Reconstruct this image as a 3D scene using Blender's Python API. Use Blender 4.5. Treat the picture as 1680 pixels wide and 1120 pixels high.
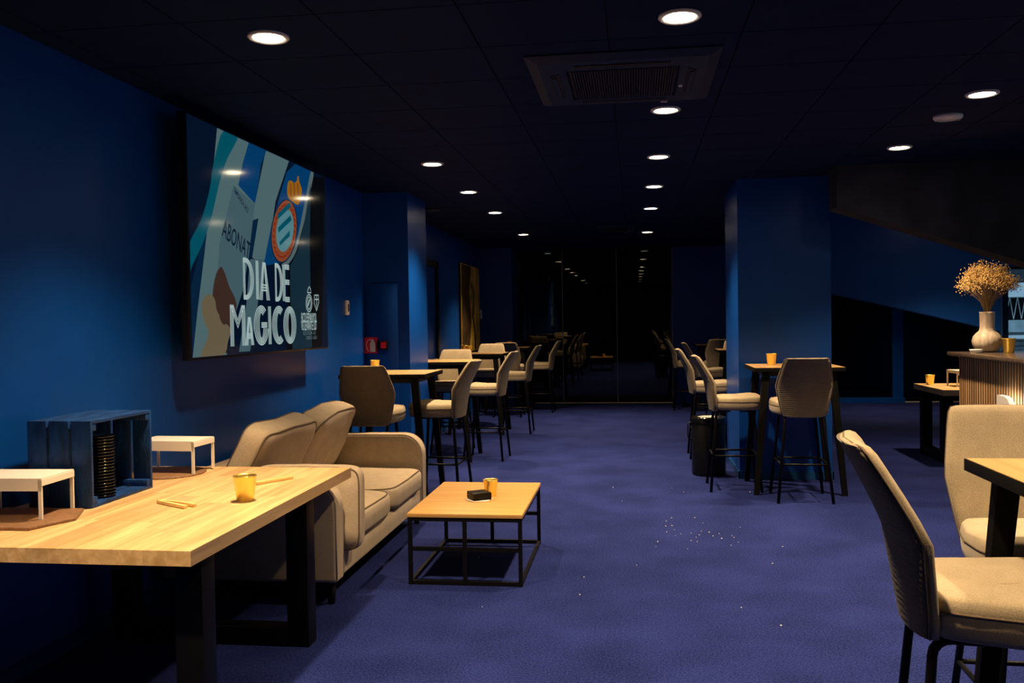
import bpy, bmesh, math, random
from math import sin, cos, pi, radians
from mathutils import Vector, Matrix, Euler
random.seed(7)
for o in list(bpy.data.objects): bpy.data.objects.remove(o)
SC = bpy.context.scene
COL = SC.collection

# ------------------------------------------------------------------ camera
CAMH = 1.5; FPX = 1460.0
YAW, PITCH, ROLL = radians(7.81), radians(-1.266), radians(-0.888)
fw = Vector((-sin(YAW)*cos(PITCH), cos(YAW)*cos(PITCH), sin(PITCH)))
r0 = Vector((cos(YAW), sin(YAW), 0)); u0 = r0.cross(fw)
rt = r0*cos(ROLL)+u0*sin(ROLL); up = -r0*sin(ROLL)+u0*cos(ROLL)
cd = bpy.data.cameras.new('camera'); cam = bpy.data.objects.new('camera', cd); COL.objects.link(cam)
M = Matrix((rt, up, -fw)).transposed().to_4x4(); M.translation = (0, 0, CAMH); cam.matrix_world = M
cd.sensor_width = 36; cd.lens = 36*FPX/1680; cd.clip_end = 400; cd.clip_start = .05
SC.camera = cam

# ------------------------------------------------------------------ world, view
vs = SC.view_settings; vs.view_transform = 'Standard'; vs.look = 'None'; vs.gamma = 1; vs.use_curve_mapping = False
vs.exposure = 0.0
W = bpy.data.worlds.new('world'); SC.world = W; W.use_nodes = True
bg = W.node_tree.nodes['Background']; bg.inputs[0].default_value = (.50, .68, 1.0, 1); bg.inputs[1].default_value = 1.1
LAMP_W = 420.0
LAMP_COL = (1.0, .70, .40)

H = 2.79          # ceiling height
WL = -2.64        # left wall plane
PS = -2.19        # face of the left pillar
YG = 16.15        # glazed end of the room
XR = 6.6          # right wall plane

def ray(x, y): return fw+rt*((x-840)/FPX)-up*((y-560)/FPX)
def on_x(x, y, X):          # point of the plane X=const seen at a pixel: used to read sizes off the photograph
    d = ray(x, y); return Vector((0, 0, CAMH))+d*(X/d.x)

# ------------------------------------------------------------------ materials
MATS = {}
def nodes(name):
    m = bpy.data.materials.new(name); m.use_nodes = True; MATS[name] = m
    nt = m.node_tree; return m, nt, nt.nodes['Principled BSDF']
def L(nt, a, b): nt.links.new(a, b)
def mat(name, col, rough=.5, metal=0, spec=.5, emit=None, es=1, var=0, vscale=8, bump=0, bscale=60, coat=0, stretch=(1, 1, 1)):
    m, nt, p = nodes(name)
    p.inputs['Base Color'].default_value = (*col, 1); p.inputs['Roughness'].default_value = rough
    p.inputs['Metallic'].default_value = metal; p.inputs['Specular IOR Level'].default_value = spec
    p.inputs['Coat Weight'].default_value = coat
    if emit: p.inputs['Emission Color'].default_value = (*emit, 1); p.inputs['Emission Strength'].default_value = es
    tc = nt.nodes.new('ShaderNodeTexCoord'); mp = nt.nodes.new('ShaderNodeMapping'); mp.inputs['Scale'].default_value = stretch
    L(nt, tc.outputs['Object'], mp.inputs['Vector'])
    if var:
        n = nt.nodes.new('ShaderNodeTexNoise'); n.inputs['Scale'].default_value = vscale; n.inputs['Detail'].default_value = 6
        L(nt, mp.outputs[0], n.inputs['Vector'])
        r = nt.nodes.new('ShaderNodeValToRGB'); r.color_ramp.elements[0].position = .3; r.color_ramp.elements[1].position = .7
        r.color_ramp.elements[0].color = (*[c*(1-var) for c in col], 1); r.color_ramp.elements[1].color = (*[min(1, c*(1+var)) for c in col], 1)
        L(nt, n.outputs['Fac'], r.inputs[0]); L(nt, r.outputs[0], p.inputs['Base Color'])
    if bump:
        n = nt.nodes.new('ShaderNodeTexNoise'); n.inputs['Scale'].default_value = bscale; n.inputs['Detail'].default_value = 3
        L(nt, mp.outputs[0], n.inputs['Vector'])
        b = nt.nodes.new('ShaderNodeBump'); b.inputs['Strength'].default_value = bump; b.inputs['Distance'].default_value = .01
        L(nt, n.outputs['Fac'], b.inputs['Height']); L(nt, b.outputs[0], p.inputs['Normal'])
    return m
def wood(name, c1, c2, rough=.4, along='y', rnd=.25):
    m, nt, p = nodes(name); p.inputs['Roughness'].default_value = rough
    tc = nt.nodes.new('ShaderNodeTexCoord'); mp = nt.nodes.new('ShaderNodeMapping')
    s = {'x': (1.2, 22, 22), 'y': (22, 1.2, 22), 'z': (22, 22, 1.2)}[along]; mp.inputs['Scale'].default_value = s
    oi = nt.nodes.new('ShaderNodeObjectInfo'); ad = nt.nodes.new('ShaderNodeVectorMath'); ad.operation = 'ADD'
    cb = nt.nodes.new('ShaderNodeCombineXYZ'); mu = nt.nodes.new('ShaderNodeMath'); mu.operation = 'MULTIPLY'; mu.inputs[1].default_value = 9
    L(nt, oi.outputs['Random'], mu.inputs[0]); [L(nt, mu.outputs[0], cb.inputs[k]) for k in range(3)]
    L(nt, tc.outputs['Object'], ad.inputs[0]); L(nt, cb.outputs[0], ad.inputs[1]); L(nt, ad.outputs[0], mp.inputs[0])
    n = nt.nodes.new('ShaderNodeTexNoise'); n.inputs['Scale'].default_value = 1.3; n.inputs['Detail'].default_value = 8; n.inputs['Distortion'].default_value = .6
    L(nt, mp.outputs[0], n.inputs['Vector'])
    r = nt.nodes.new('ShaderNodeValToRGB'); r.color_ramp.elements[0].position = .32; r.color_ramp.elements[1].position = .68
    r.color_ramp.elements[0].color = (*c1, 1); r.color_ramp.elements[1].color = (*c2, 1); L(nt, n.outputs['Fac'], r.inputs[0])
    hv = nt.nodes.new('ShaderNodeHueSaturation'); mr = nt.nodes.new('ShaderNodeMapRange')
    mr.inputs['To Min'].default_value = 1-rnd; mr.inputs['To Max'].default_value = 1+rnd*.4
    L(nt, oi.outputs['Random'], mr.inputs['Value']); L(nt, mr.outputs[0], hv.inputs['Value']); L(nt, r.outputs[0], hv.inputs['Color'])
    L(nt, hv.outputs[0], p.inputs['Base Color'])
    return m
def fabric(name, col, dark=.75, sc=350):
    m, nt, p = nodes(name); p.inputs['Roughness'].default_value = .95; p.inputs['Specular IOR Level'].default_value = .15
    p.inputs['Sheen Weight'].default_value = .15
    tc = nt.nodes.new('ShaderNodeTexCoord')
    n = nt.nodes.new('ShaderNodeTexNoise'); n.inputs['Scale'].default_value = sc; n.inputs['Detail'].default_value = 4
    n2 = nt.nodes.new('ShaderNodeTexNoise'); n2.inputs['Scale'].default_value = 14; n2.inputs['Detail'].default_value = 4
    L(nt, tc.outputs['Object'], n.inputs['Vector']); L(nt, tc.outputs['Object'], n2.inputs['Vector'])
    ad = nt.nodes.new('ShaderNodeMath'); ad.operation = 'ADD'; L(nt, n.outputs['Fac'], ad.inputs[0])
    m2 = nt.nodes.new('ShaderNodeMath'); m2.operation = 'MULTIPLY'; m2.inputs[1].default_value = .35; L(nt, n2.outputs['Fac'], m2.inputs[0]); L(nt, m2.outputs[0], ad.inputs[1])
    r = nt.nodes.new('ShaderNodeValToRGB'); r.color_ramp.elements[0].position = .45; r.color_ramp.elements[1].position = .9
    r.color_ramp.elements[0].color = (*[c*dark for c in col], 1); r.color_ramp.elements[1].color = (*[min(1, c*1.15) for c in col], 1)
    L(nt, ad.outputs[0], r.inputs[0]); L(nt, r.outputs[0], p.inputs['Base Color'])
    b = nt.nodes.new('ShaderNodeBump'); b.inputs['Strength'].default_value = .25; b.inputs['Distance'].default_value = .003
    L(nt, n.outputs['Fac'], b.inputs['Height']); L(nt, b.outputs[0], p.inputs['Normal'])
    return m
def tinted_glass(name, tint, see, rough=.01):
    m = bpy.data.materials.new(name); m.use_nodes = True; nt = m.node_tree; nt.nodes.clear(); MATS[name] = m
    out = nt.nodes.new('ShaderNodeOutputMaterial'); mx = nt.nodes.new('ShaderNodeMixShader'); fr = nt.nodes.new('ShaderNodeFresnel'); fr.inputs[0].default_value = 1.5
    t = nt.nodes.new('ShaderNodeBsdfTransparent'); t.inputs[0].default_value = (*[c*see for c in tint], 1)
    g = nt.nodes.new('ShaderNodeBsdfGlossy'); g.inputs['Roughness'].default_value = rough; g.inputs[0].default_value = (1, 1, 1, 1)
    L(nt, fr.outputs[0], mx.inputs[0]); L(nt, t.outputs[0], mx.inputs[1]); L(nt, g.outputs[0], mx.inputs[2]); L(nt, mx.outputs[0], out.inputs[0])
    return m

mat('wall_blue', (.0008, .052, .29), .36, spec=.40, bump=.03, bscale=25, var=.06, vscale=3)
mat('ceiling_blue', (.003, .010, .045), .7, spec=.06, var=.15, vscale=5)
mat('ceiling_void', (.003, .004, .008), .8)
mat('soffit', (.030, .034, .050), .9, spec=.15, var=.35, vscale=5, bump=.5, bscale=60)
mat('skirting', (.008, .06, .19), .25)
mat('black_metal', (.0035, .0035, .0045), .45, spec=.16)
mat('black_plastic', (.004, .004, .004), .4, spec=.25)
mat('black_gloss', (.004, .004, .004), .12)
mat('gold', (.95, .68, .18), .33, metal=.9, var=.12, vscale=6)
mat('table_black', (.004, .004, .004), .6, spec=.08)
mat('white_paint', (.78, .74, .68), .45)
mat('white_plastic', (.75, .72, .68), .3)
mat('grey_plastic', (.42, .39, .35), .4)
mat('lamp_lens', (1, 1, 1), .5, emit=(1, .80, .52), es=32)
mat('lamp_lens_far', (1, 1, 1), .5, emit=(1, .80, .55), es=6)
mat('ac_body', (.006, .016, .045), .5, spec=.15)
mat('ac_void', (.002, .002, .003), .8)
mat('ac_bar', (.022, .020, .020), .5, spec=.2)
mat('red', (.85, .012, .03), .4)
mat('cream_print', (.95, .85, .65), .5)
mat('crate_blue', (.005, .036, .150), .5, spec=.3, var=.5, vscale=9, bump=.3, bscale=40, stretch=(3, 1, 1))
mat('crate_edge', (.05, .085, .16), .6, var=.7, vscale=14)
mat('piping', (.11, .075, .045), .9)
mat('ceramic', (.44, .36, .28), .6, var=.28, vscale=7, stretch=(6, 6, .6))
mat('dry_flower', (.62, .40, .15), .9, var=.3, vscale=30)
mat('dry_stem', (.28, .18, .07), .9)
mat('stone_top', (.10, .07, .05), .18, var=.3, vscale=20)
mat('slat_back', (.006, .005, .005), .8)
mat('brown_board', (.20, .10, .045), .55, var=.4, vscale=30, stretch=(1, 6, 1))
mat('oak_light', (.80, .56, .22), .5, var=.12, vscale=12)
mat('stadium_white', (.82, .85, .86), .6)
mat('stadium_dark', (.02, .03, .04), .8)
mat('stadium_seat', (.42, .5, .52), .7, var=.2, vscale=1.5)
mat('stadium_blue', (.03, .12, .35), .7)
mat('field', (.05, .16, .04), .9)
mat('clear_glass', (.8, .85, .85), .08, spec=.6)
mat('crumb', (.8, .75, .65), .8)
mat('art_gold', (.80, .46, .07), .45, var=.55, vscale=5, bump=.4, bscale=12)
mat('art_dark', (.06, .035, .012), .5, var=.6, vscale=6)
mat('art_green', (.05, .12, .03), .6)
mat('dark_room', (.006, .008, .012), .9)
mat('led_grey', (.45, .42, .38), .5)
wood('butcher', (.52, .32, .13), (.77, .53, .26), .38, 'y', .18)
wood('butcher_x', (.55, .33, .13), (.80, .56, .27), .4, 'x', .15)
wood('oak_top', (.50, .265, .075), (.61, .36, .12), .42, 'x', .06)
wood('oak_bar', (.38, .22, .085), (.50, .31, .125), .4, 'y', .08)
wood('slat_wood', (.40, .22, .085), (.58, .34, .145), .5, 'z', .25)
fabric('sofa_fabric', (.45, .360, .255), .72, 260)
fabric('stool_fabric', (.33, .270, .180), .70, 300)
fabric('quilt_shade_fabric', (.155, .122, .080), .70, 220)  # quilted stool backs: tone darkened to paint in the shade on the rear
nt = MATS['quilt_shade_fabric'].node_tree; bp = [n for n in nt.nodes if n.type == 'BUMP'][0]; wv = nt.nodes.new('ShaderNodeTexWave'); wv.bands_direction = 'Z'
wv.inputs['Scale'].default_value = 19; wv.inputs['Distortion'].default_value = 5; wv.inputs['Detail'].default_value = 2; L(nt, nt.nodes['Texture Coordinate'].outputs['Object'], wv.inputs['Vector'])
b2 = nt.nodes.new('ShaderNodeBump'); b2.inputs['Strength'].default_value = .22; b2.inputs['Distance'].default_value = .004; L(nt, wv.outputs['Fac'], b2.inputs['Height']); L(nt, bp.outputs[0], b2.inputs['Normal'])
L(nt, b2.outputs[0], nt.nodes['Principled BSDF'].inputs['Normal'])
tinted_glass('dark_glass', (.75, .9, 1), .22)
tinted_glass('window_glass', (.9, 1, 1), .9)
# carpet
m, nt, p = nodes('carpet'); p.inputs['Roughness'].default_value = 1; p.inputs['Specular IOR Level'].default_value = .08
tc = nt.nodes.new('ShaderNodeTexCoord'); n = nt.nodes.new('ShaderNodeTexNoise'); n.inputs['Scale'].default_value = 95; n.inputs['Detail'].default_value = 8; n.inputs['Roughness'].default_value = .75
n2 = nt.nodes.new('ShaderNodeTexNoise'); n2.inputs['Scale'].default_value = 2.2; n2.inputs['Detail'].default_value = 5
L(nt, tc.outputs['Object'], n.inputs['Vector']); L(nt, tc.outputs['Object'], n2.inputs['Vector'])
a1 = nt.nodes.new('ShaderNodeMath'); a1.operation = 'MULTIPLY'; a1.inputs[1].default_value = .22; L(nt, n2.outputs['Fac'], a1.inputs[0])
a2 = nt.nodes.new('ShaderNodeMath'); a2.operation = 'ADD'; L(nt, n.outputs['Fac'], a2.inputs[0]); L(nt, a1.outputs[0], a2.inputs[1])
r = nt.nodes.new('ShaderNodeValToRGB'); r.color_ramp.elements[0].position = .46; r.color_ramp.elements[1].position = .78
r.color_ramp.elements[0].color = (.0006, .002, .024, 1); r.color_ramp.elements[1].color = (.021, .034, .180, 1)
L(nt, a2.outputs[0], r.inputs[0]); L(nt, r.outputs[0], p.inputs['Base Color'])
b = nt.nodes.new('ShaderNodeBump'); b.inputs['Strength'].default_value = .6; b.inputs['Distance'].default_value = .006
L(nt, n.outputs['Fac'], b.inputs['Height']); L(nt, b.outputs[0], p.inputs['Normal'])

# ------------------------------------------------------------------ mesh helpers
class MB:
    def __init__(s): s.v = []; s.f = []; s.sm = []
    def add(s, vs, fs, smooth=False):
        k = len(s.v); s.v += [tuple(x) for x in vs]; s.f += [tuple(i+k for i in f) for f in fs]; s.sm += [smooth]*len(fs); return s
    def box(s, x0, x1, y0, y1, z0, z1):
        return s.add([(x0, y0, z0), (x1, y0, z0), (x1, y1, z0), (x0, y1, z0), (x0, y0, z1), (x1, y0, z1), (x1, y1, z1), (x0, y1, z1)],
                     [(3, 2, 1, 0), (4, 5, 6, 7), (0, 1, 5, 4), (1, 2, 6, 5), (2, 3, 7, 6), (3, 0, 4, 7)])
    def bar(s, a, b, w, d=None, ref=(0, 0, 1)):      # rectangular bar between two points
        a = Vector(a); b = Vector(b); d = d or w; t = (b-a).normalized(); rf = Vector(ref)
        if abs(t.dot(rf)) > .98: rf = Vector((0, 1, 0))
        n1 = t.cross(rf).normalized(); n2 = n1.cross(t)
        vs = [q+n1*(i*w/2)+n2*(j*d/2) for q in (a, b) for i, j in ((-1, -1), (1, -1), (1, 1), (-1, 1))]
        return s.add(vs, [(0, 1, 2, 3), (7, 6, 5, 4), (0, 4, 5, 1), (1, 5, 6, 2), (2, 6, 7, 3), (3, 7, 4, 0)])
    def tube(s, pts, r, seg=8, closed=False, r1=None):
        P = [Vector(p) for p in pts]; n = len(P); rings = []; prev = None
        for i in range(n):
            a = P[(i-1) % n] if (closed or i > 0) else P[i]; c = P[(i+1) % n] if (closed or i < n-1) else P[i]
            t = (c-a).normalized()
            if prev is None:
                q = Vector((0, 0, 1)) if abs(t.z) < .9 else Vector((1, 0, 0)); u = t.cross(q).normalized()
            else: u = (prev-t*prev.dot(t)).normalized()
            prev = u; w = t.cross(u); rr = r if r1 is None else r+(r1-r)*i/max(1, n-1)
            rings.append([P[i]+u*(rr*cos(2*pi*k/seg))+w*(rr*sin(2*pi*k/seg)) for k in range(seg)])
        return s.loft(rings, closed, not closed)
    def loft(s, rings, closed=False, caps=True, smooth=True):
        n = len(rings); m = len(rings[0]); vs = [v for R in rings for v in R]; fs = []
        for i in range(n if closed else n-1):
            j = (i+1) % n
            for k in range(m): fs.append((i*m+k, i*m+(k+1) % m, j*m+(k+1) % m, j*m+k))
        s.add(vs, fs, smooth)
        if caps:
            k = len(s.v)-n*m
            s.f += [tuple(k+i for i in reversed(range(m))), tuple(k+(n-1)*m+i for i in range(m))]; s.sm += [False, False]
        return s
    def lathe(s, prof, seg=28, c=(0, 0, 0), caps=True):
        return s.loft([[(c[0]+r*cos(2*pi*k/seg), c[1]+r*sin(2*pi*k/seg), c[2]+z) for k in range(seg)] for r, z in prof], False, caps)
    def prism(s, poly, axis, a, b):     # polygon extruded along an axis; polygon given in the two other axes
        def P(u, v, w): return {'x': (w, u, v), 'y': (u, w, v), 'z': (u, v, w)}[axis]
        n = len(poly); vs = [P(u, v, a) for u, v in poly]+[P(u, v, b) for u, v in poly]
        return s.add(vs, [tuple(range(n)), tuple(range(2*n-1, n-1, -1))]+[(i, i+n, (i+1) % n+n, (i+1) % n) for i in range(n)])
    def sell(s, c, sz, n=(4, 4), seg=32, rows=16, fn=None):   # superellipsoid cushion
        def sg(a, e): return math.copysign(abs(a)**e, a)
        e1, e2 = 2/n[0], 2/n[1]; rings = []
        for i in range(rows+1):
            t = -pi/2+pi*i/rows; R = []
            for k in range(seg):
                ph = 2*pi*k/seg
                q = Vector((sz[0]/2*sg(cos(t), e1)*sg(cos(ph), e2), sz[1]/2*sg(cos(t), e1)*sg(sin(ph), e2), sz[2]/2*sg(sin(t), e1)))
                if fn: q = fn(q)
                R.append(q+Vector(c))
            rings.append(R)
        return s.loft(rings, False, False)
    def xf(s, Mx): s.v = [tuple(Mx @ Vector(v)) for v in s.v]; return s
    def build(s, name, material, parent=None, bevel=0, seg=2, loc=None, fix=True):
        me = bpy.data.meshes.new(name); me.from_pydata(s.v, [], s.f)
        for p_, q in zip(me.polygons, s.sm): p_.use_smooth = q
        bm = bmesh.new(); bm.from_mesh(me)
        bmesh.ops.recalc_face_normals(bm, faces=bm.faces[:])
        if bevel:
            ed = [e for e in bm.edges if len(e.link_faces) == 2 and e.calc_face_angle(0) > .6]
            bmesh.ops.bevel(bm, geom=ed, offset=bevel, segments=seg, profile=.5, affect='EDGES', clamp_overlap=True)
            for f_ in bm.faces: f_.smooth = True
        bm.to_mesh(me); bm.free()
        if bevel:
            try: me.set_sharp_from_angle(angle=radians(40))
            except Exception: pass
        me.materials.append(MATS[material])
        return link(name, me, parent, loc)
def link(name, me, parent=None, loc=None):
    o = bpy.data.objects.new(name, me); COL.objects.link(o)
    if parent: o.parent = parent
    if loc: o.location = loc
    return o
def box(*a): return MB().box(*a)
def tag(o, label=None, cat=None, group=None, kind=None):
    if label: o['label'] = label
    if cat: o['category'] = cat
    if group: o['group'] = group
    if kind: o['kind'] = kind
    return o
def thing(name, label, cat, loc=(0, 0, 0), rz=0, group=None):
    o = bpy.data.objects.new(name, None); COL.objects.link(o); o.empty_display_size = .1
    o.location = loc; o.rotation_euler = (0, 0, rz); return tag(o, label, cat, group)
def dup(root, loc, rz=0, label=None, group=None):
    r = root.copy(); COL.objects.link(r); r.location = loc; r.rotation_euler = (0, 0, rz)
    if label: r['label'] = label
    if group: r['group'] = group
    for ch in list(root.children):
        c = ch.copy(); COL.objects.link(c); c.parent = r
        for g in list(ch.children):
            d = g.copy(); COL.objects.link(d); d.parent = c
    return r
def struct(o, label): return tag(o, label, kind='structure')

# ------------------------------------------------------------------ room shell
FOOT = [(WL-.3, -3.3), (XR+.28, -3.3), (XR+.28, 11.2), (4.40, 11.2), (6.2, YG+.2), (6.2, YG+6), (WL-.3, YG+6)]
struct(MB().prism(FOOT, 'z', -.1, 0).build('floor', 'carpet'), 'dark blue purple speckled carpet floor')
struct(box(WL-.25, WL, -3.2, YG+6, 0, H+.3).build('wall_left', 'wall_blue'), 'deep blue painted side wall behind television and sofa')
struct(box(WL-.25, XR+.25, -3.25, -3.0, 0, H+.3).build('wall_front', 'wall_blue'), 'deep blue wall closing the room')
# right wall with a long daylight window
wr = MB()
wr.box(XR, XR+.25, -3.2, 1.2, 0, H+.3); wr.box(XR, XR+.25, 10.6, 11.2, 0, H+.3)
wr.box(XR, XR+.25, 1.2, 10.6, 0, .95); wr.box(XR, XR+.25, 1.2, 10.6, 2.25, H+.3)
struct(wr.build('wall_right', 'wall_blue'), 'deep blue wall with the long daylight window')
wn = thing('window_2', 'long window in the right hand wall', None); tag(wn, kind='structure')
box(XR+.10, XR+.115, 1.2, 10.6, .95, 2.25).build('window_pane', 'window_glass', wn)
for k in range(6):
    y = 1.2+9.4*k/5; box(XR+.08, XR+.14, y-.03, y+.03, .95, 2.25).build('window_mullion', 'black_metal', wn)
# end wall: solid part between the glazing, then glazing on both sides
struct(box(.70, 2.15, YG, YG+.2, 0, H).build('wall_back', 'wall_blue'), 'deep blue end wall beside the glass doors')
struct(MB().box(WL, 6.2, YG+5.8, YG+6, 0, H).box(6.1, 6.2, YG+.1, YG+5.8, 0, H).build('wall_corridor', 'dark_room'), 'unlit wall of the corridor behind the glass')
# ceiling slab and tiles
cl = struct(MB().prism(FOOT, 'z', H+.012, H+.2).build('ceiling', 'ceiling_void'), 'dark suspended ceiling of square dark blue tiles')
def tile_mesh(w, d):
    g = .0035; b = MB().box(-w/2+g, w/2-g, -d/2+g, d/2-g, 0, .014); me = bpy.data.meshes.new('ceiling_tile')
    me.from_pydata(b.v, [], b.f); me.materials.append(MATS['ceiling_blue']); return me
TX = [-2.64, -2.5]+[-1.9+.6*k for k in range(15)]
TY0, TD = 4.15-.565*13, .565
tm = {}
rest = MB(); ac_cells = [(-.52, .44, 4.28, 5.28)]
cnt = 0
for j in range(42):
    for i in range(len(TX)-1):
        x0, x1 = TX[i], min(TX[i+1], XR); y0 = TY0+TD*j; y1 = y0+TD
        if x0 >= XR-.01 or y0 < -3.2 or y1 > YG: continue
        cx, cy = (x0+x1)/2, (y0+y1)/2
        if y1 > 11.2 and x1 > 4.3+(y0-11.2)*.36: continue
        if y0 > 7.95 and x0 > 1.6 and y0 < 8.3: pass
        v = Vector((cx, cy, H))-Vector((0, 0, CAMH)); dz = v.dot(fw)
        vis = dz > 1 and abs(v.dot(rt)/dz) < .64 and v.dot(up)/dz < .45
        if vis and cnt < 270 and cy < 11.5:
            key = round(x1-x0, 3)
            if key not in tm: tm[key] = tile_mesh(x1-x0, TD)
            o = link('ceiling_tile', tm[key], cl, (cx, cy, H)); cnt += 1
        else:
            g = .0035; rest.box(x0+g, x1-g, y0+g, y1-g, H, H+.014)
tag(rest.build('ceiling_tiles_beyond', 'ceiling_blue', cl), kind='stuff')
# corridor ceiling is dark
# left pillars and right pillar
pl = struct(box(WL-.01, PS, 8.55, 9.32, 0, H).build('wall_pillar_left', 'wall_blue'), 'deep blue pillar standing out of the left wall')
box(WL+.015, -2.30, 8.532, 8.552, .12, 1.90).build('hatch_door', 'wall_blue', pl, bevel=.004)
struct(box(WL-.01, -2.10, 15.42, YG+.05, 0, H).build('wall_pillar_end', 'wall_blue'), 'deep blue pillar beside the glass doors')
struct(box(.965, 1.80, 8.51, 9.62, 0, H).build('wall_pillar_right', 'wall_blue'), 'wide deep blue pillar behind the bar table')
# skirtings
sk = MB().box(WL, WL+.012, -3, 8.55, 0, .07).box(WL, WL+.012, 9.32, 10.35, 0, .07).box(WL, WL+.012, 11.75, 15.42, 0, .07)
sk.box(WL, PS+.012, 8.538, 8.55, 0, .07).box(PS, PS+.012, 8.55, 9.32, 0, .07)
struct(sk.build('baseboard_left', 'skirting'), 'blue skirting along the left wall and its pillar')
sk = MB().box(.953, 1.812, 8.498, 8.51, 0, .07).box(.953, .965, 8.498, 9.63, 0, .07).box(1.80, 1.812, 8.498, 9.63, 0, .07)
struct(sk.build('baseboard_right', 'skirting'), 'blue skirting around the wide right pillar')
# door in the left wall
dr = thing('door_1', 'dark blue door in the left wall past the pillar', None, (WL, 0, 0)); tag(dr, kind='structure')
box(-.02, .012, 10.45, 11.65, 0, 2.24).build('door_leaf', 'wall_blue', dr)
box(0, .05, 10.37, 10.45, 0, 2.32).build('door_frame', 'black_plastic', dr); box(0, .05, 11.65, 11.73, 0, 2.32).build('door_frame', 'black_plastic', dr)
box(0, .05, 10.37, 11.73, 2.24, 2.32).build('door_frame', 'black_plastic', dr)
MB().tube([(.012, 11.55, 1.02), (.06, 11.55, 1.02), (.06, 11.43, 1.02)], .009).build('door_handle', 'grey_plastic', dr)
# glass end
def glass_wall(name, label, x0, x1, joints, z1=H):
    t = thing(name, label, None, (0, YG, 0)); tag(t, kind='structure')
    xs = [x0]+joints+[x1]
    for a, b_ in zip(xs[:-1], xs[1:]): box(a+.004, b_-.004, .02, .032, .02, z1-.02).build('glass_pane', 'dark_glass', t)
    for a in joints: box(a-.004, a+.004, .012, .04, .02, z1-.02).build('edge_seal', 'led_grey', t)
    box(x0, x1, .005, .047, 0, .02).build('bottom_rail', 'led_grey', t); box(x0, x1, .005, .047, z1-.02, z1).build('top_rail', 'black_metal', t)
    return t
glass_wall('door_2', 'dark glass doors closing the far end of the room', -2.10, .70, [-1.28, -.30, .685])
gr = glass_wall('window_3', 'dark glass partition beyond the wooden table', 2.15, 6.08, [3.3])
box(4.42, 4.60, -.03, .0, 0, 1.62).build('blue_post', 'wall_blue', gr)
box(3.3, 4.60, -.12, .0, 0, .09).build('blue_plinth', 'wall_blue', gr)
# raked soffit and the slanted blue downstand
struct(MB().prism([(1.735, H), (1.735, 2.44), (5.9, 1.03), (5.9, H)], 'y', 7.95, 8.25).build('wall_soffit', 'soffit'), 'rough dark grey concrete soffit sloping down to the right')
struct(MB().prism([(1.6, H), (1.6, 1.96), (2.9, 1.64), (4.22, 1.30), (4.22, H)], 'y', 11.0, 11.2).build('wall_downstand', 'wall_blue'), 'deep blue hanging wall with slanted lower edge')
struct(MB().box(4.22, XR, 11.0, 11.2, 2.05, H).box(4.22, XR, 11.0, 11.2, 0, 1.02).build('wall_window', 'wall_blue'), 'deep blue wall around the stadium window')
wn = thing('window_1', 'window looking out on the stadium stand beyond the vase', None, (0, 11.1, 0)); tag(wn, kind='structure')
box(4.22, XR, -.005, .005, 1.02, 2.05).build('window_pane', 'window_glass', wn)
box(4.22, 4.25, -.06, .06, 1.02, 2.05).build('window_frame', 'stadium_blue', wn); box(4.22, XR, -.06, .06, 1.02, 1.05).build('window_frame', 'black_metal', wn)
box(4.22, XR, -.06, .06, 2.02, 2.05).build('window_frame', 'black_metal', wn)
for x in (5.45,): box(x-.025, x+.025, -.05, .05, 1.05, 2.02).build('window_frame', 'black_metal', wn)
# the back room behind the downstand stays closed on the right
struct(MB().prism([(4.22, 11.1), (4.34, 11.1), (6.2, YG+.1), (6.08, YG+.1)], 'z', 0, H).build('wall_side', 'wall_blue'), 'deep blue side wall in the back corner')

# ------------------------------------------------------------------ downlights
def downlight(x, y, label, group, on=True, far=False, k=1.0):
    own = {(-1.6, 3.82): 'round warm downlight in the ceiling above the long wooden table', (-1.6, 7.08): 'round warm downlight above the wall bar table next to the sofa',
           (.21, 3.88): 'round warm downlight just before the air conditioner cassette, larger than its neighbours', (.21, 5.58): 'round warm downlight at the cassette edge beside its white clip',
           (2.03, 5.55): 'round warm downlight beside the white detector, away from the soffit', (2.03, 7.18): 'round warm downlight between the white detector and concrete soffit'}
    label = own.get((x, y), label)
    t = thing('downlight', label, 'ceiling light', (x, y, H), 0, group)
    MB().lathe([(.090, .004), (.092, -.006), (.086, -.012), (.071, -.010), (.069, .004)], 32, caps=False).build('trim_ring', 'white_plastic', t)
    MB().lathe([(.0695, -.002), (.0695, -.007), (.05, -.0085), (.002, -.009)], 32).build('lens', 'lamp_lens_far' if far else 'lamp_lens', t)
    if on:
        ld = bpy.data.lights.new('downlight_spot', 'SPOT'); ld.energy = LAMP_W*k; ld.color = LAMP_COL
        ld.spot_size = radians(104); ld.spot_blend = 1.0; ld.shadow_soft_size = .05
        lo = bpy.data.objects.new('downlight_spot', ld); COL.objects.link(lo); lo.location = (x, y, H-.03)
    return t
for y in (2.2, 3.88, 5.58, 7.16, 8.74, 10.44, 13.24):
    downlight(.21, y, 'round warm white downlight in the ceiling row over the carpet aisle', 'downlights over the carpet aisle')
for y in (1.75, 3.82, 7.08, 8.67, 10.37, 13.07):
    downlight(-1.6, y, 'round warm white downlight in the ceiling row along the television wall', 'downlights along the television wall')
for y in (.55, 2.2, 3.9, 5.55, 7.18):
    downlight(2.03, y, 'round warm white downlight in the ceiling row beside the concrete soffit', 'downlights beside the soffit')
for x in (.21, -1.6): downlight(x, 16.85, 'round downlight seen dimly through the far glass', 'downlights behind the glass', False, True)
for x, y, k in ((3.55, 9.80, .9), (3.95, 14.4, .6)):  # unseen lamps added to brighten the far wooden table and the plinth
    downlight(x, y, 'added round downlight out of sight behind the concrete soffit', 'added downlights behind the soffit', k=k)
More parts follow.
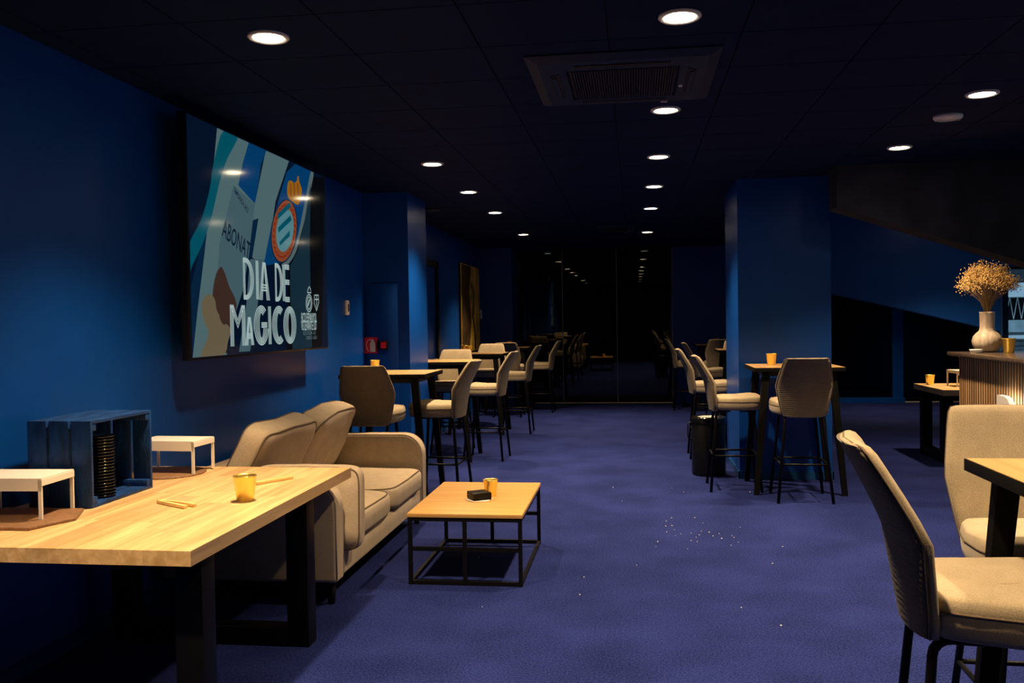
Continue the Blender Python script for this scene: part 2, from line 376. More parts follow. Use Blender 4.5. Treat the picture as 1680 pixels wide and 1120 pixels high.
t = thing('smoke_detector', 'round white unlit detector between two ceiling lights', 'detector', (2.03, 6.12, H))
MB().lathe([(.088, .002), (.090, -.012), (.082, -.024), (.002, -.026)], 32).build('housing', 'white_plastic', t)
MB().lathe([(.013, -.024), (.013, -.030), (.001, -.031)], 10, (.07, .02, 0)).build('indicator', 'grey_plastic', t)
t = thing('ceiling_speaker', 'small dark round ceiling fitting near the left wall', 'speaker', (-2.25, 9.9, H))
MB().lathe([(.09, .002), (.09, -.015), (.06, -.022), (.002, -.022)], 24).build('grille', 'ac_bar', t)

# ceiling air conditioning cassettes
def cassette(x0, x1, y0, y1, label, bars):
    w, d = x1-x0, y1-y0; t = thing('air_conditioner', label, 'air conditioner', ((x0+x1)/2, (y0+y1)/2, H))
    A, B = w/2, d/2; f = MB(); z0, z1 = -.001, -.03
    f.loft([[(-A, -B, z0), (A, -B, z0), (A, B, z0), (-A, B, z0)], [(-A, -B, -.008), (A, -B, -.008), (A, B, -.008), (-A, B, -.008)],
            [(-A*.88, -B*.88, z1), (A*.88, -B*.88, z1), (A*.88, B*.88, z1), (-A*.88, B*.88, z1)],
            [(-A*.60, -B*.60, z1-.004), (A*.60, -B*.60, z1-.004), (A*.60, B*.60, z1-.004), (-A*.60, B*.60, z1-.004)],
            [(-A*.58, -B*.58, z1+.012), (A*.58, -B*.58, z1+.012), (A*.58, B*.58, z1+.012), (-A*.58, B*.58, z1+.012)]], False, False, False)
    f.build('panel', 'ac_body', t)
    box(-A*.59, A*.59, -B*.59, B*.59, z1+.010, z1+.016).build('filter_void', 'ac_void', t)
    for s in (-1, 1):
        MB().prism([(s*A*.68, -B*.5), (s*A*.78, -B*.42), (s*A*.78, B*.42), (s*A*.68, B*.5)], 'z', z1-.006, z1+.0).build('air_slot', 'ac_void', t)
        box(-A*.5, A*.5, s*B*.73-.018, s*B*.73+.018, z1-.006, z1).build('air_slot', 'ac_void', t)
        box(s*A*.735-.012, s*A*.735+.012, -B*.40, B*.40, z1-.012, z1-.004).build('louvre', 'ac_body', t)
    for k in range(bars):
        x = -A*.55+A*1.10*k/(bars-1); box(x-.003, x+.003, -B*.57, B*.57, z1-.006, z1+.010).build('grille_bar', 'ac_bar', t)
    box(A*.62, A*.66, B*.12, B*.20, z1-.009, z1-.004).build('sticker', 'white_paint', t)
    box(A*.44, A*.52, B*.88, B*.91, z1-.004, z1+.02).build('clip', 'white_paint', t)
    return t
cassette(-.515, .435, 4.32, 5.30, 'dark blue air conditioning cassette with slatted grille beside the lamp row', 40)
cassette(-.50, .05, 12.1, 13.0, 'far dark air conditioning cassette near the glass doors', 12)

# ------------------------------------------------------------------ television
TVX = -2.45
tv = thing('television', 'large wall television showing a football match day poster', 'television', (0, 0, 0))
def tvp(x, y, lay=0): p_ = on_x(x, y, TVX); return (p_.y, p_.z)
ya, yb = tvp(309, 186)[0]-.02, tvp(533, 289)[0]; za, zb = tvp(308, 587)[1], tvp(309, 187)[1]
TV0, TV1, TVB, TVT = ya, yb, za-.005, zb
box(TVX-.055, TVX-.003, TV0-.012, TV1+.012, TVB-.014, TVT+.012).build('casing', 'black_plastic', tv, bevel=.005)
box(WL+.001, TVX-.055, (TV0+TV1)/2-.35, (TV0+TV1)/2+.35, TVB+.35, TVT-.35).build('wall_bracket', 'black_metal', tv)
def srgb(c): return tuple(((q/255+.055)/1.055)**2.4 if q > 10 else q/255/12.92 for q in c)
def scr(name, c, k=1.0):
    e = srgb(c); return mat(name, (.005, .005, .005), .09, spec=.35, emit=e, es=.62*k)
scr('scr_navy', (3, 22, 46)); scr('scr_white', (92, 122, 126)); scr('scr_teal', (0, 92, 112)); scr('scr_blue', (0, 68, 122)); scr('scr_card', (78, 108, 118))
scr('scr_deep', (6, 40, 70)); scr('scr_skin', (120, 108, 84)); scr('scr_thumb', (72, 50, 44)); scr('scr_gold', (170, 112, 10)); scr('scr_ring', (150, 78, 46)); scr('scr_ink', (12, 34, 56))
scr('scr_text', (190, 216, 214)); scr('scr_black', (5, 9, 14)); scr('scr_dim', (24, 52, 66)); scr('scr_grey', (96, 116, 120)); scr('scr_red', (150, 30, 14)); scr('scr_crest', (96, 150, 160))
sc_o = box(TVX-.004, TVX, TV0, TV1, TVB, TVT).build('screen', 'scr_navy', tv)
lay = [0]
def clampyz(q): return (min(max(q[0], TV0+.004), TV1-.004), min(max(q[1], TVB+.004), TVT-.004))
def flat(name, pts, m, parent=sc_o, pix=True):
    lay[0] += 1; x = TVX+.00004*lay[0]
    if name in ('hand', 'thumb', 'finger_shadow', 'crown', 'teal_stripe', 'cloth_edge'):
        n_ = len(pts); pts = [tuple(.5*(2*pts[i][d]+(pts[(i+1) % n_][d]-pts[i-1][d])*u+(2*pts[i-1][d]-5*pts[i][d]+4*pts[(i+1) % n_][d]-pts[(i+2) % n_][d])*u*u+(3*pts[i][d]-pts[i-1][d]-3*pts[(i+1) % n_][d]+pts[(i+2) % n_][d])*u**3) for d in (0, 1)) for i in range(n_) for u in (0, .25, .5, .75)]
    P = [clampyz(tvp(*q)) if pix else q for q in pts]
    return MB().add([(x, a, b_) for a, b_ in P], [tuple(range(len(P)))]).build(name, m, parent)
def strips(name, lines, w, m, parent=sc_o):       # lines: polylines in (y,z) metres, drawn as flat ribbons
    lay[0] += 1; x = TVX+.00004*lay[0]; b_ = MB()
    for ln in lines:
        pts = [Vector(q) for q in ln]; vs = []
        for i, q in enumerate(pts):
            t_ = (pts[min(i+1, len(pts)-1)]-pts[max(i-1, 0)]).normalized(); n_ = Vector((-t_.y, t_.x))*w/2
            vs += [(x, q.x+n_.x, q.y+n_.y), (x, q.x-n_.x, q.y-n_.y)]
        b_.add(vs, [(2*i, 2*i+1, 2*i+3, 2*i+2) for i in range(len(pts)-1)])
    return b_.build(name, m, parent)
# poster: cloth stripes, lanyard, card, crest, hand
flat('cloth_fold', [(305, 470), (330, 400), (352, 330), (340, 560), (318, 586), (306, 587)], 'scr_deep')
flat('white_stripe', [(358, 206), (368, 212), (352, 300), (330, 420), (307, 560), (306, 587), (318, 586), (345, 470), (372, 360), (390, 240), (407, 232), (398, 300), (430, 340), (443, 246), (482, 264), (450, 330), (432, 420), (420, 500), (330, 584), (310, 586), (322, 500), (345, 330)][:0] or [(356, 206), (408, 231), (392, 304), (418, 334), (436, 246), (474, 262), (452, 330), (438, 430), (410, 470), (372, 586), (312, 587), (324, 510), (335, 420), (346, 320)], 'scr_white')
flat('teal_stripe', [(367, 211), (390, 223), (372, 262), (360, 300), (346, 360), (332, 400), (318, 430), (306, 450), (306, 408), (330, 360), (344, 310), (350, 270)], 'scr_teal')
flat('blue_stripe', [(408, 231), (437, 247), (428, 270), (424, 300), (418, 334), (391, 304), (398, 268)], 'scr_blue')
flat('blue_stripe', [(424, 358), (412, 362), (400, 440), (388, 500), (374, 540), (400, 560), (408, 470), (414, 420)], 'scr_deep')
flat('membership_card', [(383, 304), (418, 335), (408, 420), (398, 478), (384, 520), (356, 470), (360, 400)], 'scr_card')
flat('crest_stripe', [(470, 283), (484, 268), (510, 281), (508, 300), (498, 348), (488, 400), (470, 430), (432, 436), (446, 366)], 'scr_blue')
flat('cloth_edge', [(510, 281), (514, 290), (500, 360), (486, 412), (470, 436), (462, 434), (480, 412), (490, 380), (502, 320)], 'scr_grey')
flat('dark_cloth', [(514, 290), (533, 290), (528, 571), (470, 574), (472, 470), (474, 438), (486, 412), (500, 360)], 'scr_black')
flat('grey_cloth', [(510, 300), (508, 400), (512, 572), (480, 574), (476, 470), (476, 436), (488, 412), (500, 360)], 'scr_dim')
flat('blue_panel', [(398, 478), (410, 420), (434, 436), (440, 500), (424, 574), (362, 580), (384, 520)], 'scr_navy')
flat('white_stripe', [(410, 425), (432, 425), (420, 520), (410, 576), (392, 577), (404, 500)], 'scr_card')
flat('thumb', [(361, 438), (368, 446), (376, 470), (388, 500), (378, 540), (366, 566), (356, 570), (354, 540), (348, 500), (352, 458)], 'scr_thumb')
flat('hand', [(331, 496), (342, 482), (352, 490), (356, 510), (368, 528), (378, 540), (374, 560), (366, 583), (330, 586), (342, 548), (334, 524)], 'scr_skin')
flat('finger_shadow', [(362, 504), (368, 520), (371, 530), (366, 532), (360, 520)], 'scr_thumb')
def ell(cx, cy, a, b_, rot=0, n_=36): return [(cx+a*cos(2*pi*k/n_)*cos(rot)-b_*sin(2*pi*k/n_)*sin(rot), cy+a*cos(2*pi*k/n_)*sin(rot)+b_*sin(2*pi*k/n_)*cos(rot)) for k in range(n_)]
flat('crest_rim', ell(466, 379, 21.5, 53, .10), 'scr_deep')
flat('crest_ring', ell(466, 379, 20, 50.5, .10), 'scr_ring')
for k in range(26):
    a = 2*pi*k/26; x, y = 466+17.0*cos(a)*cos(.1)-43*sin(a)*sin(.1), 379+17.0*cos(a)*sin(.1)+43*sin(a)*cos(.1)
    flat('crest_letter', ell(x, y, 1.1, 3.2, a, 6), 'scr_red')
flat('crest_field', ell(467, 378, 14, 35, .10), 'scr_crest')
for dx, dy in ((-1, -22), (0, 0), (3, 20)):
    q = [(456+dx, 382+dy), (456+dx, 373+dy), (476+dx, 353+dy), (478+dx, 361+dy)] if dy < 20 else [(459, 403), (458, 397), (475, 378), (475, 387)]
    flat('crest_bar', q, 'scr_teal')
flat('crown', [(472, 322), (472, 300), (477, 296), (482, 300), (487, 296), (489, 290), (491, 299), (495, 313), (491, 332), (486, 335)], 'scr_gold')
for x in (476, 482, 488): flat('crown_rib', [(x-1, 300), (x+1, 300), (x+2, 322), (x, 322)], 'scr_ring')
flat('crown_cross', [(487.5, 289), (490, 289), (490, 299), (487.5, 299)], 'scr_gold')
# striped lettering
def arc(cx, cy, rx, ry, a0, a1, n_=14): return [(cx+rx*cos(radians(a0+(a1-a0)*k/n_)), cy+ry*sin(radians(a0+(a1-a0)*k/n_))) for k in range(n_+1)]
def glyph(ch):
    o = [0, .10, .20]; o_ = []
    if ch == 'I': return [[(.2+.30*k, 0), (.2+.30*k, 1)] for k in range(3)]
    if ch == 'D':
        for d in (0, .13, .26): o_ += [[(0.0, 1-d*.30)]+arc(.25, .5, .75-d, .5-d*.3, 90, -90)+[(0.0, d*.30)]]
        return o_+[[(.02, 0), (.02, 1)], [(.14, .1), (.14, .9)]]
    if ch == 'A':
        for d in (0, .14, .28): o_ += [[(d*.9, 0), (.38+d*.4, 1)], [(1-d*.9, 0), (.62-d*.4, 1)]]
        return o_+[[(.2, .26+.07*k), (.8, .26+.07*k)] for k in range(3)]
    if ch == 'E': return [[(.05+.14*k, 0), (.05+.14*k, 1)] for k in range(3)]+[[(.33, z+.05*k), (1, z+.05*k)] for z in (0, .48, .9) for k in range(3)]
    if ch == 'M': return [[(x, 0), (x, 1)] for x in (.0, .09, .18, .82, .91, 1)]+[[(d, 1), (.5, .45+d), (1-d, 1)] for d in (.0, .09, .18)]
    if ch == 'C': return [arc(.6, .5, .6-d, .5-d*.42, 55, 305, 20) for d in (0, .12, .24, .36)]
    if ch == 'G': return [arc(.55, .5, .55-d, .5-d*.42, 50, 350, 22) for d in (0, .12, .24, .36)]+[[(.55, .46+.05*k), (1, .46+.05*k)] for k in range(3)]
    if ch == 'O': return [arc(.5, .5, .5-d, .5-d*.42, 0, 360, 26) for d in (0, .11, .22, .33)]
def letter(ch, x0, y0, x1, y1):     # pixel box in the 6.22x crop at (300,420)
    a = tvp(300+x0/6.22, 420+y1/6.22); c_ = tvp(300+x1/6.22, 420+y1/6.22); d = tvp(300+x0/6.22, 420+y0/6.22)
    w = c_[0]-a[0]; h_ = d[1]-a[1]
    strips('letter_'+ch.lower(), [[(a[0]+w*u, a[1]+h_*v) for u, v in ln] for ln in glyph(ch)], .0105, 'scr_text')
for g in (('D', 620, 22, 722, 435), ('I', 745, 45, 778, 440), ('A', 782, 58, 882, 447), ('D', 945, 78, 1018, 455), ('E', 1020, 88, 1088, 458),
          ('M', 490, 497, 635, 922), ('A', 640, 622, 722, 912), ('G', 732, 507, 862, 908), ('I', 872, 512, 906, 900), ('C', 917, 512, 1028, 897), ('O', 1032, 517, 1155, 892)): letter(*g)
a, c_ = tvp(372, 498), tvp(374, 503)
def text(name, s, y, z, size, m, parent, stretch=1.0, rotx=0, plane_x=None, ext=0):
    cu = bpy.data.curves.new(name, 'FONT'); cu.body = s; cu.size = size; cu.resolution_u = 3; cu.extrude = ext; cu.offset = size*.012
    o = bpy.data.objects.new(name, cu); COL.objects.link(o); bpy.context.view_layer.update()
    me = bpy.data.meshes.new_from_object(o.evaluated_get(bpy.context.evaluated_depsgraph_get())); bpy.data.objects.remove(o); bpy.data.curves.remove(cu)
    lay[0] += 1; x = plane_x if plane_x is not None else TVX+.00004*lay[0]
    Rm = Matrix.Rotation(rotx, 4, 'X')
    for v in me.vertices:
        q = Rm @ Vector((0, v.co.x*stretch, v.co.y)); v.co = (x, y+q.y, z+q.z)
    me.materials.clear(); me.materials.append(MATS[m]); return link(name, me, parent)
q0 = tvp(363, 386); text('card_lettering', 'ABONAT', q0[0], q0[1], .155, 'scr_ink', sc_o, .62, -.30)
q0 = tvp(382, 313); text('card_small_lettering', 'TEMPORADA 24/25', q0[0], q0[1], .05, 'scr_ink', sc_o, .55, -.52)
for s, x, y, sz, w_ in (('RCD ESPANYOL', 494, 528, .098, .46), ('VS LEVANTE UD', 494, 541.5, .098, .45), ('RCDE STADIUM - 16:15', 497, 549.5, .042, .62), ('DOMINGO - LALIGA', 502, 557, .040, .62)):
    q0 = tvp(x, y); text('match_lettering', s, q0[0], q0[1], sz, 'scr_text' if sz > .05 else 'scr_grey', sc_o, w_)
# small twin crests above the match lettering
def outl(cx, cy, a, b_): return [tvp(*q) for q in ell(cx, cy, a, b_, 0, 24)+[ell(cx, cy, a, b_, 0, 24)[0]]]
strips('small_crest', [outl(506.5, 497, 4.8, 14), outl(506.5, 497, 3.2, 10)]+[[tvp(504+d, 503-d), tvp(508+d, 490-d)] for d in (-1, 1)]+[[tvp(504, 480), tvp(505, 474), tvp(507, 470), tvp(509, 474), tvp(510, 480), tvp(504, 480)]], .008, 'scr_text')
strips('small_crest', [[tvp(x, y) for x, y in ((515.5, 484), (522, 484), (522.5, 496), (519, 510), (515, 497), (515.5, 484))], [tvp(516, 491), tvp(522, 491)], [tvp(519, 484), tvp(519, 508)]], .008, 'scr_text')

# ------------------------------------------------------------------ wall fittings
t = thing('thermostat', 'white rectangular wall controller with small display beside the television', 'thermostat', (WL, 0, 0))
ty = on_x(571, 505, WL+.02); box(.0, .022, ty.y-.035, ty.y+.035, ty.z-.065, ty.z+.07).build('body', 'white_paint', t, bevel=.004)
box(.0215, .0235, ty.y-.012, ty.y+.018, ty.z-.035, ty.z+.035).build('display', 'black_gloss', t)
t = thing('thermostat', 'small pale wall controller on the far wall past the golden picture', 'thermostat', (WL, 0, 0))
box(.0, .022, 15.25, 15.32, 1.56, 1.72).build('body', 'white_paint', t, bevel=.004); box(.0215, .0235, 15.27, 15.30, 1.63, 1.69).build('display', 'black_gloss', t)
FY = 8.532
t = thing('fire_extinguisher_sign', 'square red sign with a cream fire extinguisher symbol', 'sign', (0, FY, 0))
q0 = Vector((-2.575, FY, 1.29)); box(q0.x-.065, q0.x+.065, -.008, 0, q0.z-.08, q0.z+.08).build('plate', 'red', t)
MB().prism([(q0.x-.012, q0.z-.065), (q0.x+.042, q0.z-.065), (q0.x+.042, q0.z+.02), (q0.x+.028, q0.z+.04), (q0.x+.022, q0.z+.06), (q0.x+.008, q0.z+.06), (q0.x, q0.z+.04), (q0.x-.012, q0.z+.02)], 'y', -.0095, -.0085).build('cylinder_symbol', 'cream_print', t)
MB().tube([(q0.x+.012, -.009, q0.z+.055), (q0.x-.03, -.009, q0.z+.05), (q0.x-.05, -.009, q0.z+.015), (q0.x-.045, -.009, q0.z-.03), (q0.x-.028, -.009, q0.z-.062)], .004, 6).build('hose_symbol', 'cream_print', t)
t = thing('fire_alarm_button', 'black wall box with red alarm button beside the red sign', 'alarm button', (0, FY, 0))
box(-2.505, -2.40, -.05, 0, 1.245, 1.335).build('housing', 'black_plastic', t, bevel=.005); box(-2.465, -2.415, -.056, -.05, 1.26, 1.32).build('button', 'red', t)
# golden picture on the far left wall
t = thing('picture', 'tall golden brown painting with dark branch on the left wall', 'picture', (WL, 0, 0))
box(0, .03, 13.35, 14.95, 1.03, 2.42).build('stretcher', 'black_plastic', t)
cv = box(.03, .042, 13.36, 14.94, 1.04, 2.41).build('canvas', 'art_gold', t)
MB().add([(.043, 13.37, 1.05), (.043, 13.95, 1.05), (.043, 14.15, 1.5), (.043, 14.0, 2.0), (.043, 14.2, 2.40), (.043, 13.37, 2.40)], [(0, 1, 2, 3, 4, 5)]).build('dark_field', 'art_dark', cv)
MB().tube([(.045, 14.45, 1.06), (.045, 14.40, 1.35), (.045, 14.25, 1.6), (.045, 14.32, 1.85), (.045, 14.22, 2.1)], .02, 6).build('branch', 'art_dark', cv)
for y, z in ((14.3, 2.0), (14.2, 2.1), (14.4, 1.95), (14.15, 1.9)): MB().add([(.0455, y-.06, z), (.0455, y, z-.10), (.0455, y+.06, z), (.0455, y, z+.10)], [(0, 1, 2, 3)]).build('leaf', 'art_green', cv)

# ------------------------------------------------------------------ large wooden table
TX0, TX1, TYa, TYb, TZ = -2.60, -1.478, 2.785, 4.49, .75
t = thing('dining_table', 'long light wood table with thick top and black frame legs beside sofa', 'table', (0, 0, 0))
tt = box(TX0+.01, TX1-.01, TYa+.01, TYb-.01, TZ-.05, TZ-.004).build('tabletop', 'butcher', t)
n_st = 13; w = (TX1-TX0)/n_st
rnd = random.Random(3)
for i in range(n_st):
    cuts = sorted([TYa]+[TYa+(TYb-TYa)*((k+rnd.uniform(.2, .8))/3) for k in range(3)]+[TYb])
    for a, b_ in zip(cuts[:-1], cuts[1:]):
        x0 = TX0+w*i; box(x0, x0+w, a, b_, TZ-.052, TZ+rnd.uniform(-.0003, .0)).build('stave', 'butcher', tt)
def u_frame(y, x0, x1, wd, dp, parent):
    z1 = TZ-.052
    for xa, xb in ((x0, x0+wd), (x1-wd, x1)): box(xa, xb, y-dp/2, y+dp/2, 0, z1).build('leg', 'black_metal', parent, bevel=.004)
    box(x0+wd, x1-wd, y-dp/2, y+dp/2, 0, .085).build('foot_bar', 'black_metal', parent); box(x0+wd, x1-wd, y-dp/2, y+dp/2, z1-.04, z1).build('top_bar', 'black_metal', parent)
u_frame(3.99, -2.50, -1.515, .105, .10, t); u_frame(2.98, -2.50, -1.515, .105, .10, t)

# blue wooden crate lying on its side, opening to the right
CX0, CX1, CY0, CY1, CZ0, CZ1 = -2.530, -2.240, 3.415, 3.885, TZ, TZ+.365
t = thing('wooden_crate', 'worn blue wooden slatted crate lying on its side on the table', 'crate', (0, 0, 0))
th = .014; sw = .088; gp = .0125
for k in range(3):
    xa = CX0+k*(sw+gp); xb = xa+sw
    box(xa, xb, CY0, CY0+th, CZ0, CZ1).build('slat', 'crate_blue', t, bevel=.002); box(xa, xb, CY1-th, CY1, CZ0, CZ1).build('slat', 'crate_blue', t, bevel=.002)
    box(xa, xb, CY0+th, CY1-th, CZ1-th, CZ1).build('slat', 'crate_blue', t, bevel=.002); box(xa, xb, CY0+th, CY1-th, CZ0, CZ0+th).build('slat', 'crate_blue', t, bevel=.002)
for y in (CY0+th, CY1-th-.03):
    for z in (CZ0+th, CZ1-th-.03):
        MB().prism([(y, z), (y+.03, z), (y+.03, z+.03), (y, z+.03)], 'x', CX0+.012, CX1-.004).build('corner_post', 'crate_blue', t, bevel=.002)
for k in range(3):
    y0_ = CY0+th+.01+k*.145; box(CX0+.001, CX0+.012, y0_, y0_+.135, CZ0+th, CZ1-th).build('bottom_slat', 'crate_blue', t)
# stack of black plates inside the crate
for k in range(20):
    z = CZ0+th+.001+k*.0135
    t = thing('plate', 'small black plate in the stack standing inside the blue crate', 'plate', (-2.325, 3.60, z), 0, 'black plates stacked in the crate')
    if k == 0:
        pm = MB().lathe([(.038, 0), (.062, .004), (.066, .0085), (.063, .011), (.055, .0075), (.002, .0055)], 28).build('dish', 'black_gloss', t); pd = pm.data
    else: link('dish', pd, t)
# white risers
def riser(loc, rz, w, d, h_, label):
    t = thing('display_riser', label, 'stand', loc, rz)
    box(-w/2, w/2, -d/2, d/2, h_-.006, h_).build('top_plate', 'white_paint', t)
    box(-w/2, w/2, -d/2, -d/2+.004, h_-.05, h_-.006).build('apron', 'white_paint', t); box(-w/2, w/2, d/2-.004, d/2, h_-.03, h_-.006).build('apron', 'white_paint', t)
    for s in (-1, 1):
        box(s*w/2-.002, s*w/2+.002, -d/2, d/2, h_-.03, h_-.006).build('apron', 'white_paint', t)
        for q in (-1, 1): box(s*(w/2-.007)-.007, s*(w/2-.007)+.007, q*(d/2-.004)-.004, q*(d/2-.004)+.004, 0, h_-.006).build('leg', 'white_paint', t)
    return t
riser((-2.452, 3.255, TZ+.012), radians(3), .33, .22, .160, 'white display riser in front of the blue crate')
riser((-2.362, 4.315, TZ+.008), radians(-3), .33, .20, .165, 'white display riser between crate and sofa')
t = MB().prism([(-2.60, 3.02), (-2.24, 3.02), (-2.17, 3.20), (-2.25, 3.37), (-2.60, 3.37)], 'z', TZ, TZ+.012).build('serving_board', 'brown_board', bevel=.003)
tag(t, 'brown wooden board with angled corners under the front white riser', 'board')
t = MB().lathe([(.185, 0), (.187, .004), (.184, .008), (.002, .008)], 48, (-2.375, 4.265, TZ)).build('placemat', 'brown_board')
tag(t, 'round brown placemat under the white riser near the sofa', 'placemat')
# gold cups
CUP = None
def cup(x, y, z, label, s=1.0):
    t = thing('gold_cup', label, 'cup', (x, y, z))
    pr = [(.002, 0), (.030, 0), (.0325, .003), (.0425, .092), (.045, .094), (.0455, .0965), (.0435, .0975), (.041, .093), (.0315, .006), (.002, .005)]
    MB().lathe([(a*s, b_*s) for a, b_ in pr], 32).build('body', 'gold', t)
    return t
cup(-1.665, 3.62, TZ, 'golden metal cup on the long light wood table', 1.12)
# tongs
def tongs(loc, rz, open_, label):
    t = thing('tongs', label, 'tongs', loc, rz)
    for s in (-1, 1):
        P = [(-.10, s*.008, .006), (-.06, s*(.009+open_*.2), .007), (.0, s*(.010+open_*.6), .008), (.10, s*(.010+open_), .007)]
        b_ = MB()
        b_.loft([[Vector(p)+Vector((0, dy, dz)) for dy, dz in ((-.008, -.006), (.008, -.006), (.008, .007), (-.008, .007))] for p in P], False, True, False)
        b_.build('arm', 'oak_light', t, bevel=.0015)
    box(-.108, -.085, -.016, .016, 0, .015).build('joint', 'oak_light', t, bevel=.002)
    return t
tongs((-1.92, 3.50, TZ), radians(-26), .012, 'small wooden tongs lying beside the blue crate')
tongs((-1.725, 4.07, TZ), radians(60), .004, 'long wooden tongs lying behind the golden cup')

# ------------------------------------------------------------------ sofa
SX0, SX1, SY0, SY1 = -2.56, -1.57, 4.50, 6.56
t = thing('sofa', 'taupe fabric two seat sofa with loose back cushions against blue wall', 'sofa', (0, 0, 0))
box(SX0+.03, SX1-.02, SY0+.02, SY1-.02, .13, .27).build('base', 'sofa_fabric', t, bevel=.015, seg=3)
box(SX0+.04, SX1-.045, SY0+.05, SY1-.05, .115, .135).build('underside', 'black_plastic', t)
def arm(y0, y1):
    R = .15; z1 = .675
    pl_ = [(SX0, .13), (SX1, .13)]+[(SX1-R+R*cos(a), z1-R+R*sin(a)) for a in [pi/2*k/8 for k in range(9)]]+[(SX0, z1)]
    o = MB().prism(pl_, 'y', y0, y1).build('arm', 'sofa_fabric', t, bevel=.022, seg=3)
    for y in (y0+.012, y1-.012):
        MB().tube([(SX1-.006, y, .15)]+[(SX1-R+(R-.004)*cos(a), y, z1-R+(R-.004)*sin(a)) for a in [pi/2*k/8 for k in range(9)]]+[(SX0+.05, y, z1-.004)], .006, 6).build('piping', 'sofa_fabric', o)
    return o
arm(SY0, SY0+.13); arm(SY1-.13, SY1)
box(SX0, SX0+.20, SY0+.10, SY1-.10, .13, .67).build('back_frame', 'sofa_fabric', t, bevel=.04, seg=3)
def cushion(name, c, sz, n=(3.2, 6), rot=(0, 0, 0), lump=.012, seed=0, pipe=True, seg=44, rows=20, parent=None):
    rr = random.Random(seed); ph = [rr.uniform(0, 6.28) for _ in range(6)]
    def fn(q):
        u, v, w_ = q.x/sz[0]*2, q.y/sz[1]*2, q.z/sz[2]*2
        d = lump*(sin(3*u+ph[0])*cos(2.4*v+ph[1])+.6*sin(5*u+3*v+ph[2])+.5*sin(6*v-2*w_+ph[3]))
        return q+Vector((.25*d, .25*d, d*(1 if abs(w_) > .2 else .3)))
    Rm = Euler(rot).to_matrix().to_4x4()
    o = MB().sell((0, 0, 0), sz, n, seg, rows, fn).xf(Matrix.Translation(c) @ Rm).build(name, 'sofa_fabric', parent or t)
    if pipe:
        for s in (-1, 1):
            def sg(a_, e): return math.copysign(abs(a_)**e, a_)
            e2 = 2/n[1]; zz = s*sz[2]*.36; k_ = (1-.72**n[0])**(1/n[0])*1.004
            P = []
            for i in range(64):
                a_ = 2*pi*i/64; q = fn(Vector((sz[0]/2*k_*sg(cos(a_), e2), sz[1]/2*k_*sg(sin(a_), e2), zz)))
                P.append(tuple(Matrix.Translation(c) @ Rm @ q))
            MB().tube(P, .0045, 6, True).build('piping', 'piping', o)
    return o
ym = (SY0+SY1)/2+.06; ca, cb_ = SY0+.25, SY1-.13
wc = (cb_-ca)/2
for k in range(2): cushion('seat_cushion', (-1.965, ca+wc*(k+.5), .355), (.83, wc-.004, .185), (5, 9), lump=.006, seed=k+1)
for k in range(2):
    cushion('back_cushion', (-2.215, SY0+.64+.845*k, .665), (.56, .88, .19), (5, 9), (0, radians(-66), radians(0)), lump=.012, seed=k+5)
cushion('arm_cushion', (-1.80, SY0+.215, .49), (.62, .47, .145), (5, 8), (radians(87), 0, radians(3)), lump=.010, seed=12)
for x in (SX0+.08, SX1-.06):
    for y in (SY0+.08, SY1-.08): MB().lathe([(.018, 0), (.028, .115)], 14, (x, y, 0)).build('foot', 'black_plastic', t)

# ------------------------------------------------------------------ coffee table
t = thing('coffee_table', 'low coffee table with oak top and thin black wire frame', 'coffee table', (0, 0, 0))
x0, x1, y0, y1, zt = -1.305, -.638, 4.955, 5.965, .41
box(x0, x1, y0, y1, zt-.022, zt).build('tabletop', 'oak_top', t, bevel=.0015)
e = .011; fx0, fx1, fy0, fy1 = x0+.014, x1-.014, y0+.014, y1-.014; ztop = zt-.033
for x in (fx0, fx1, (fx0+fx1)/2):
    for y in (fy0, fy1): box(x-e, x+e, y-e, y+e, 0, zt-.022).build('leg', 'black_metal', t)
for z in (.012, .205, ztop):
    for y in (fy0, fy1): box(fx0+e, fx1-e, y-e*.9, y+e*.9, z-e, z+e).build('cross_rail', 'black_metal', t)
for x in (fx0, fx1):
    for z in (.012, ztop): box(x-e*.9, x+e*.9, fy0+e, fy1-e, z-e, z+e).build('side_rail', 'black_metal', t)
cup(-.905, 5.50, zt, 'golden metal cup on the low coffee table behind the black coasters', 1.05)
t = MB().prism([(-.955+.085*cos(a), 5.37+.085*sin(a)) for a in [pi/3*k+.3 for k in range(6)]], 'z', zt, zt+.006).build('hexagon_coaster', 'white_paint', bevel=.0015)
tag(t, 'pale hexagonal coaster on the coffee table under black coasters', 'coaster')
for k in range(5):
    o = box(-.058, .058, -.058, .058, 0, .0085).build('black_coaster', 'black_plastic', bevel=.001)
    o.location = (-.955, 5.37, zt+.0062+.0088*k); o.rotation_euler = (0, 0, .55+.05*(k % 2))
    tag(o, 'square black coaster in the small pile on the coffee table', 'coaster', 'black coasters piled on the coffee table')

